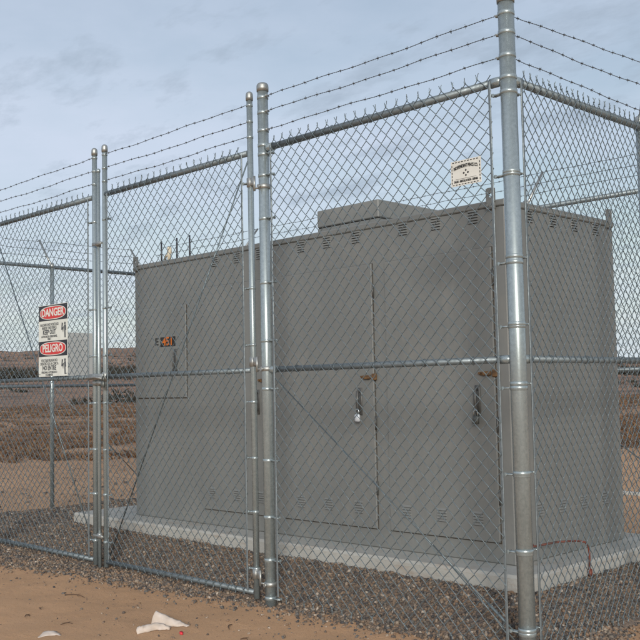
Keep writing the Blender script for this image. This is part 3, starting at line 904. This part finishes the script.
# left access panel: door with handle and stencil number
ap = MB().box(X0 + .03, -3.765, Y0 - .014, Y0 + .004, 1.235, 2.0, .0035).build('access_panel', M['paint'], cb)
MB().box(X0 + .029, -3.761, Y0 - .0035, Y0 + .003, 1.229, 2.001).build('seam_shade', M['seam_shade'], ap)  # same painted seam shadow round the access panel
ah = MB().box(-3.92, -3.885, Y0 - .022, Y0 - .013, 1.44, 1.64, .003)
ah.tube([(-3.902, Y0 - .02, 1.62), (-3.902, Y0 - .042, 1.60), (-3.902, Y0 - .042, 1.50), (-3.902, Y0 - .02, 1.465)], .008, 8).box(-3.93, -3.88, Y0 - .03, Y0 - .014, 1.455, 1.48, .003)
ah.build('handle', M['handle'], ap, smooth=True)
lettering(ap, 'E', .085, -4.17, 1.707, Y0 - .0146, M['black_ink'], .002, sx=1.25, name='stencil_letter')
MB().box(-4.118, -3.905, Y0 - .0146, Y0 - .0135, 1.663, 1.745).build('number_plate', M['black_ink'], ap)
lettering(ap, '451', .098, -4.012, 1.705, Y0 - .0156, M['orange_ink'], .0022, sx=1.02, name='stencil_number')
# lifting lugs: plate with a hole, bolted to the corners
def lug(x, y, ax, z=2.342):
    n = 20; w = .030; top = 2.452; rr = .014; hz = 2.428
    ring = [(rr * math.cos(2 * math.pi * k / n), rr * math.sin(2 * math.pi * k / n)) for k in range(n)]
    out = []
    for a, b_ in ring:
        s = 1 / max(abs(a) / w, abs(b_) / (.046)) if True else 1
        px, pz = a * s, b_ * s
        out.append((px, max(pz, -(hz - 2.335) if b_ < 0 and abs(b_) > abs(a) else pz)))
    V = []; F = []
    for dep in (0, .014):
        for a, b_ in ring: V.append((a, dep, hz + b_))
        for a, b_ in out: V.append((a, dep, hz + b_))
    for k in range(n):
        j = (k + 1) % n
        F += [(k, j, n + j, n + k), (2 * n + k, 3 * n + k, 3 * n + j, 2 * n + j), (k, 2 * n + k, 2 * n + j, j), (n + k, n + j, 3 * n + j, 3 * n + k)]
    mb = MB().add(V, F); mb.box(-w, w, 0, .014, 2.345, hz - .0465)
    mb.tube([(-.012, -.012, 2.365), (-.012, .002, 2.365)], .008, 6).tube([(.016, -.012, 2.355), (.016, .002, 2.355)], .008, 6)
    vv = []
    for p in mb.V:
        for a, dep, zz in p:
            vv.append((x + a, y + dep, zz) if ax == 'f' else (x - dep, y + a, zz))
    mb.V = [np.array(vv)]
    mb.build('lifting_lug', M['paint_edge'], cb)
lug(-.708, Y0 - .0225, 'f'); lug(X0 + .04, Y0 - .0225, 'f'); lug(X1 + .0225, Y1 - .07, 's')
lug(X0 + .04, Y1 + .0085, 'f')
# roof hood: raised box on a recessed curb
hx0, hx1, hy0, hy1 = -2.338, -1.737, .965, 1.92
hd = MB().box(hx0, hx1, hy0, hy1, 2.458, 2.583, .006).build('roof_hood', M['paint'], cb)
MB().box(hx0 + .004, hx1 - .004, hy0 + .004, hy1 - .004, Z1, 2.450).build('hood_curb', M['paint'], hd)
MB().box(hx0 + .006, hx1 - .006, hy0 + .010, hy1 - .006, 2.4495, 2.459).build('hood_gap_shade', M['slot'], hd)  # near-black strip painting the shaded gap under the hood
# rods and white fitting on the left end of the roof
for x, zt in ((-4.594, 2.622), (-4.362, 2.622), (-4.176, 2.624)):
    MB().tube([(x + .1, 1.12, Z1), (x + .098, 1.12, zt + .02)], [.0085, .0075], 8).build('antenna_rod', M['rod'], cb, smooth=True)
vp = MB().tube([(-4.38, 1.12, Z1), (-4.378, 1.12, 2.50), (-4.375, 1.12, 2.525), (-4.375, 1.12, 2.575)], [.016, .016, .022, .019], 10)
vp.tube([(-4.378, 1.12, 2.50), (-4.44, 1.13, 2.505), (-4.47, 1.14, 2.47)], .010, 8)
vp.build('vent_pipe', M['ivory'], cb, smooth=True)

# padlocks hung on the door handles
def padlock(x, z, mat, label, tilt=0.):
    b_ = MB().box(x - .021, x + .021, Y0 - DP - .052, Y0 - DP - .030, z - .028, z + .022, .006)
    b_.mi = 1
    b_.tube([(x - .013, Y0 - DP - .041, z + .02), (x - .013, Y0 - DP - .041, z + .045), (x - .008, Y0 - DP - .041, z + .056), (x + .008, Y0 - DP - .041, z + .056), (x + .013, Y0 - DP - .041, z + .045), (x + .013, Y0 - DP - .041, z + .02)], .0048, 8)
    o = b_.build('padlock', [mat, M['shackle']], smooth=True)
    tag(o, label, 'padlock'); return o
padlock(-1.812, 1.085, M['padsteel'], 'bright shiny padlock hanging on the middle cabinet door handle')
padlock(-.838, 1.08, M['paddark'], 'dark dull padlock hanging on the handle of the door nearest the corner post')

# red-brown conduit looping from the cabinet end down into the gravel
cpth = [(X1 - .004, .99, .322), (-.60, 1.0, .324), (-.56, 1.035, .334), (-.50, 1.085, .348), (-.45, 1.145, .352), (-.41, 1.19, .351), (-.385, 1.215, .343), (-.373, 1.228, .320), (-.371, 1.232, .285), (-.371, 1.233, .20), (-.371, 1.234, .08)]
cd = MB().tube(cpth, .0062, 10)
cd.tube([(X1 - .003, .99, .322), (X1 + .02, .992, .322)], .02, 10).tube([(-.371, 1.234, .13), (-.371, 1.233, .185)], .014, 10)
o = cd.build('conduit', M['copper'], smooth=True); tag(o, 'thin red brown conduit bending from the cabinet end down into the gravel', 'conduit')

# ---------------------------------------------------------------- litter
def curl(name, base, tops, label, nv=7, bulge=.005, mat=M['paper'], thick=.0012):
    if len(base) > 3:                        # finer outline with ragged, torn edges
        b2, t2 = [], []
        for k in range(len(base) - 1):
            for f in (0, .34, .67):
                b2.append(tuple(base[k][q] * (1 - f) + base[k + 1][q] * f for q in (0, 1)))
                t2.append(tuple((tops[k][q] * (1 - f) + tops[k + 1][q] * f) * random.uniform(.93, 1.05) for q in (0, 1, 2)))
        base = [(x + random.uniform(-.004, .004), y + random.uniform(-.005, .005)) for x, y in b2] + [base[-1]]; tops = t2 + [tops[-1]]
    """a curled torn sheet: base edge on the sand, free edge raised, bulging between them"""
    V = []; F = []; n = len(base)
    for k, ((bx, by), (dx, dy, dz)) in enumerate(zip(base, tops)):
        z0 = sand_z(bx, by) + .002
        for q in range(nv):
            t = q / (nv - 1)
            w = bulge * math.sin(math.pi * t) + .003 * math.sin(k * 1.3 + q * .9) + random.uniform(-.0012, .0012)
            V.append((bx + dx * t + w * .6, by + dy * t - w, z0 + dz * math.sin(t * math.pi / 2) + random.uniform(-.001, .0015)))
    for k in range(n - 1):
        for q in range(nv - 1):
            a = k * nv + q; F.append((a, a + nv, a + nv + 1, a + 1))
    o = MB().add(V, F).build(name, mat, smooth=True)
    md = o.modifiers.new('thickness', 'SOLIDIFY'); md.thickness = thick
    tag(o, label, 'litter'); return o
curl('paper_scrap', [(-1.955, -.785), (-1.925, -.765), (-1.89, -.742), (-1.86, -.71), (-1.835, -.68), (-1.80, -.655)],
     [(-.015, .045, .074), (-.005, .055, .056), (.0, .058, .040), (.0, .05, .024), (.005, .035, .010), (.01, .01, .002)], 'torn white paper scrap with its corner standing up on the sand before the gate')
curl('paper_scrap', [(-1.885, -.925), (-1.872, -.895), (-1.862, -.86), (-1.85, -.82), (-1.835, -.785), (-1.82, -.755)],
     [(-.03, .015, .030), (-.03, .015, .033), (-.03, .015, .031), (-.028, .015, .033), (-.025, .012, .028), (-.01, .01, .012)], 'low rolled white paper strip lying in front of the torn scrap')
curl('paper_scrap', [(-2.268, -1.311), (-2.262, -1.28), (-2.255, -1.25), (-2.235, -1.22), (-2.215, -1.20)],
     [(-.03, .03, .004), (-.05, .03, .012), (-.055, .02, .016), (-.05, .015, .012), (-.03, .01, .004)], 'small flat white paper scrap on the sand near the bottom left')
curl('wrapper', [(-1.708, -.772), (-1.702, -.766), (-1.695, -.761)], [(-.012, .008, .012), (-.012, .008, .014), (-.01, .008, .008)], 'tiny red wrapper scrap on the sand beside the torn paper', nv=4, bulge=.003, mat=M['redbit'], thick=.001)
for k, (x, y, a, L) in enumerate(((-2.40, -1.06, .9, .07), (-1.62, -.49, 2.3, .10), (-2.78, -1.10, 2.1, .06), (-3.05, -.62, .35, .16), (-1.35, -.62, .2, .05), (-2.9, -.95, 2.8, .05))):
    P = []
    for q in range(7):
        t = q / 6 - .5
        px = x + math.cos(a) * t * L - math.sin(a) * .12 * L * math.cos(t * 3.2); py = y + math.sin(a) * t * L + math.cos(a) * .12 * L * math.cos(t * 3.2)
        P.append((px, py, sand_z(px, py) + .004 + .008 * max(0, math.cos(t * 3))))
    tw = MB().tube(P, [.0022, .003, .0034, .003, .0028, .0024, .0012], 5)
    tw.tube([P[3], (P[3][0] + .02, P[3][1] + .012, P[3][2] + .006)], [.002, .001], 4)
    o = tw.build('twig', M['twig'], smooth=True)
    tag(o, ('curved dry twig on the bare sand left of the torn paper', 'forked dry twig on the sand in front of the thick gate post', 'short dry twig near the left edge of the sand',
            'long pale twig at the gravel edge below the left gate leaf', 'tiny dry twig on sand in front of the fixed panel', 'thin dry twig on the sand below the danger sign')[k], 'twig')

# ---------------------------------------------------------------- camera
cp_, sp_ = math.cos(.0711), math.sin(.0711)
FW = Vector((math.sin(YAW) * cp_, math.cos(YAW) * cp_, sp_)); RT = Vector((math.cos(YAW), -math.sin(YAW), 0)); UP = RT.cross(FW)
cr_, sr_ = math.cos(.0204), math.sin(.0204)
R2 = RT * cr_ - UP * sr_; U2 = RT * sr_ + UP * cr_
cam = bpy.data.cameras.new('camera'); cam.sensor_width = 36; cam.lens = 970.63 / 640 * 36; cam.clip_start = .05; cam.clip_end = 9000
co = bpy.data.objects.new('camera', cam); COL.objects.link(co)
mw = Matrix((R2, U2, -FW)).transposed().to_4x4(); mw.translation = CAMP; co.matrix_world = mw
scene.camera = co

# ---------------------------------------------------------------- light and sky
SUN_AZ, SUN_EL = R(135), R(16)          # azimuth clockwise from +y; low behind the viewer, veiled by thin cloud
sd = Vector((math.sin(SUN_AZ) * math.cos(SUN_EL), math.cos(SUN_AZ) * math.cos(SUN_EL), math.sin(SUN_EL)))
sl = bpy.data.lights.new('sun', 'SUN'); sl.energy = 2.15; sl.angle = R(10.5); sl.color = (1, .965, .91)
so = bpy.data.objects.new('sun', sl); COL.objects.link(so); so.rotation_euler = (-sd).to_track_quat('-Z', 'Y').to_euler(); so.location = sd * 50

w = bpy.data.worlds.new('World'); scene.world = w; w.use_nodes = True
nt = w.node_tree; bg = nt.nodes['Background']
sky = nt.nodes.new('ShaderNodeTexSky'); sky.sky_type = 'NISHITA'; sky.sun_disc = False
sky.sun_elevation = SUN_EL; sky.sun_rotation = SUN_AZ; sky.air_density = 1.15; sky.dust_density = 1.0; sky.ozone_density = .6
tc = nt.nodes.new('ShaderNodeTexCoord')
sx = nt.nodes.new('ShaderNodeSeparateXYZ'); nt.links.new(tc.outputs['Generated'], sx.inputs[0])
# project the view direction on a cloud sheet overhead so cloud shrinks towards the horizon
zz = nt.nodes.new('ShaderNodeMath'); zz.operation = 'MAXIMUM'; nt.links.new(sx.outputs['Z'], zz.inputs[0]); zz.inputs[1].default_value = 0
za = nt.nodes.new('ShaderNodeMath'); za.operation = 'ADD'; nt.links.new(zz.outputs[0], za.inputs[0]); za.inputs[1].default_value = .14
dv = nt.nodes.new('ShaderNodeVectorMath'); dv.operation = 'SCALE'
inv = nt.nodes.new('ShaderNodeMath'); inv.operation = 'DIVIDE'; inv.inputs[0].default_value = 1; nt.links.new(za.outputs[0], inv.inputs[1])
nt.links.new(tc.outputs['Generated'], dv.inputs[0]); nt.links.new(inv.outputs[0], dv.inputs['Scale'])
def cloud(scale, lo, hi, rough, off, stretch=(1, 1, 1)):
    mp = nt.nodes.new('ShaderNodeMapping'); mp.inputs['Location'].default_value = off; mp.inputs['Scale'].default_value = stretch
    mp.inputs['Rotation'].default_value = (0, 0, R(20))
    nt.links.new(dv.outputs[0], mp.inputs['Vector'])
    return noise_fac(nt, mp.outputs[0], scale, 8, rough, lo, hi)
veil = cloud(.62, .30, .72, .55, (3.1, 1.2, 0))
grey = cloud(3.6, .53, .68, .62, (7.7, 2.4, 0), (.8, 1.4, 1))
# thin cloud glows around the veiled sun
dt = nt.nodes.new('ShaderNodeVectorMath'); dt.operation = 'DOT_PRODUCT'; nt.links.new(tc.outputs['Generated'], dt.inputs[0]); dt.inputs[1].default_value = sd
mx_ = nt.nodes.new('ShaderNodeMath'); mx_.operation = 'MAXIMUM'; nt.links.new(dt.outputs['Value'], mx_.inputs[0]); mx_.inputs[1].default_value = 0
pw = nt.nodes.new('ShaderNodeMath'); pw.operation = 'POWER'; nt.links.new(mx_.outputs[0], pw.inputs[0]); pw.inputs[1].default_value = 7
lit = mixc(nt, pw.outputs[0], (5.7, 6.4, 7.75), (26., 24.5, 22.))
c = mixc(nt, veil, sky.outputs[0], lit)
mv = nt.nodes.new('ShaderNodeMath'); mv.operation = 'MULTIPLY'; nt.links.new(grey, mv.inputs[0]); mv.inputs[1].default_value = .58
c = mixc(nt, mv.outputs[0], c, (3.1, 3.8, 4.7))
# pale blue haze low over the horizon, broken into thin bars
hz = nt.nodes.new('ShaderNodeMapRange'); hz.interpolation_type = 'SMOOTHSTEP'
hz.inputs['From Min'].default_value = .19; hz.inputs['From Max'].default_value = .0; hz.inputs['To Max'].default_value = .85
nt.links.new(sx.outputs['Z'], hz.inputs['Value'])
c = mixc(nt, hz.outputs[0], c, (5.5, 6.4, 7.15))
mpb = nt.nodes.new('ShaderNodeMapping'); mpb.inputs['Scale'].default_value = (2.2, 2.2, 22)
nt.links.new(tc.outputs['Generated'], mpb.inputs['Vector'])
bars = noise_fac(nt, mpb.outputs[0], 1.6, 6, .6, .45, .72)
mb_ = nt.nodes.new('ShaderNodeMath'); mb_.operation = 'MULTIPLY'; nt.links.new(bars, mb_.inputs[0]); nt.links.new(hz.outputs[0], mb_.inputs[1])
c = mixc(nt, mb_.outputs[0], c, (7.2, 7.6, 7.9))
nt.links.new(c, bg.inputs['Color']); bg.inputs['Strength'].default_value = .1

vs = scene.view_settings
scene.display_settings.display_device = 'sRGB'
vs.view_transform = 'Standard'; vs.look = 'None'; vs.gamma = 1; vs.exposure = .17; vs.use_curve_mapping = False
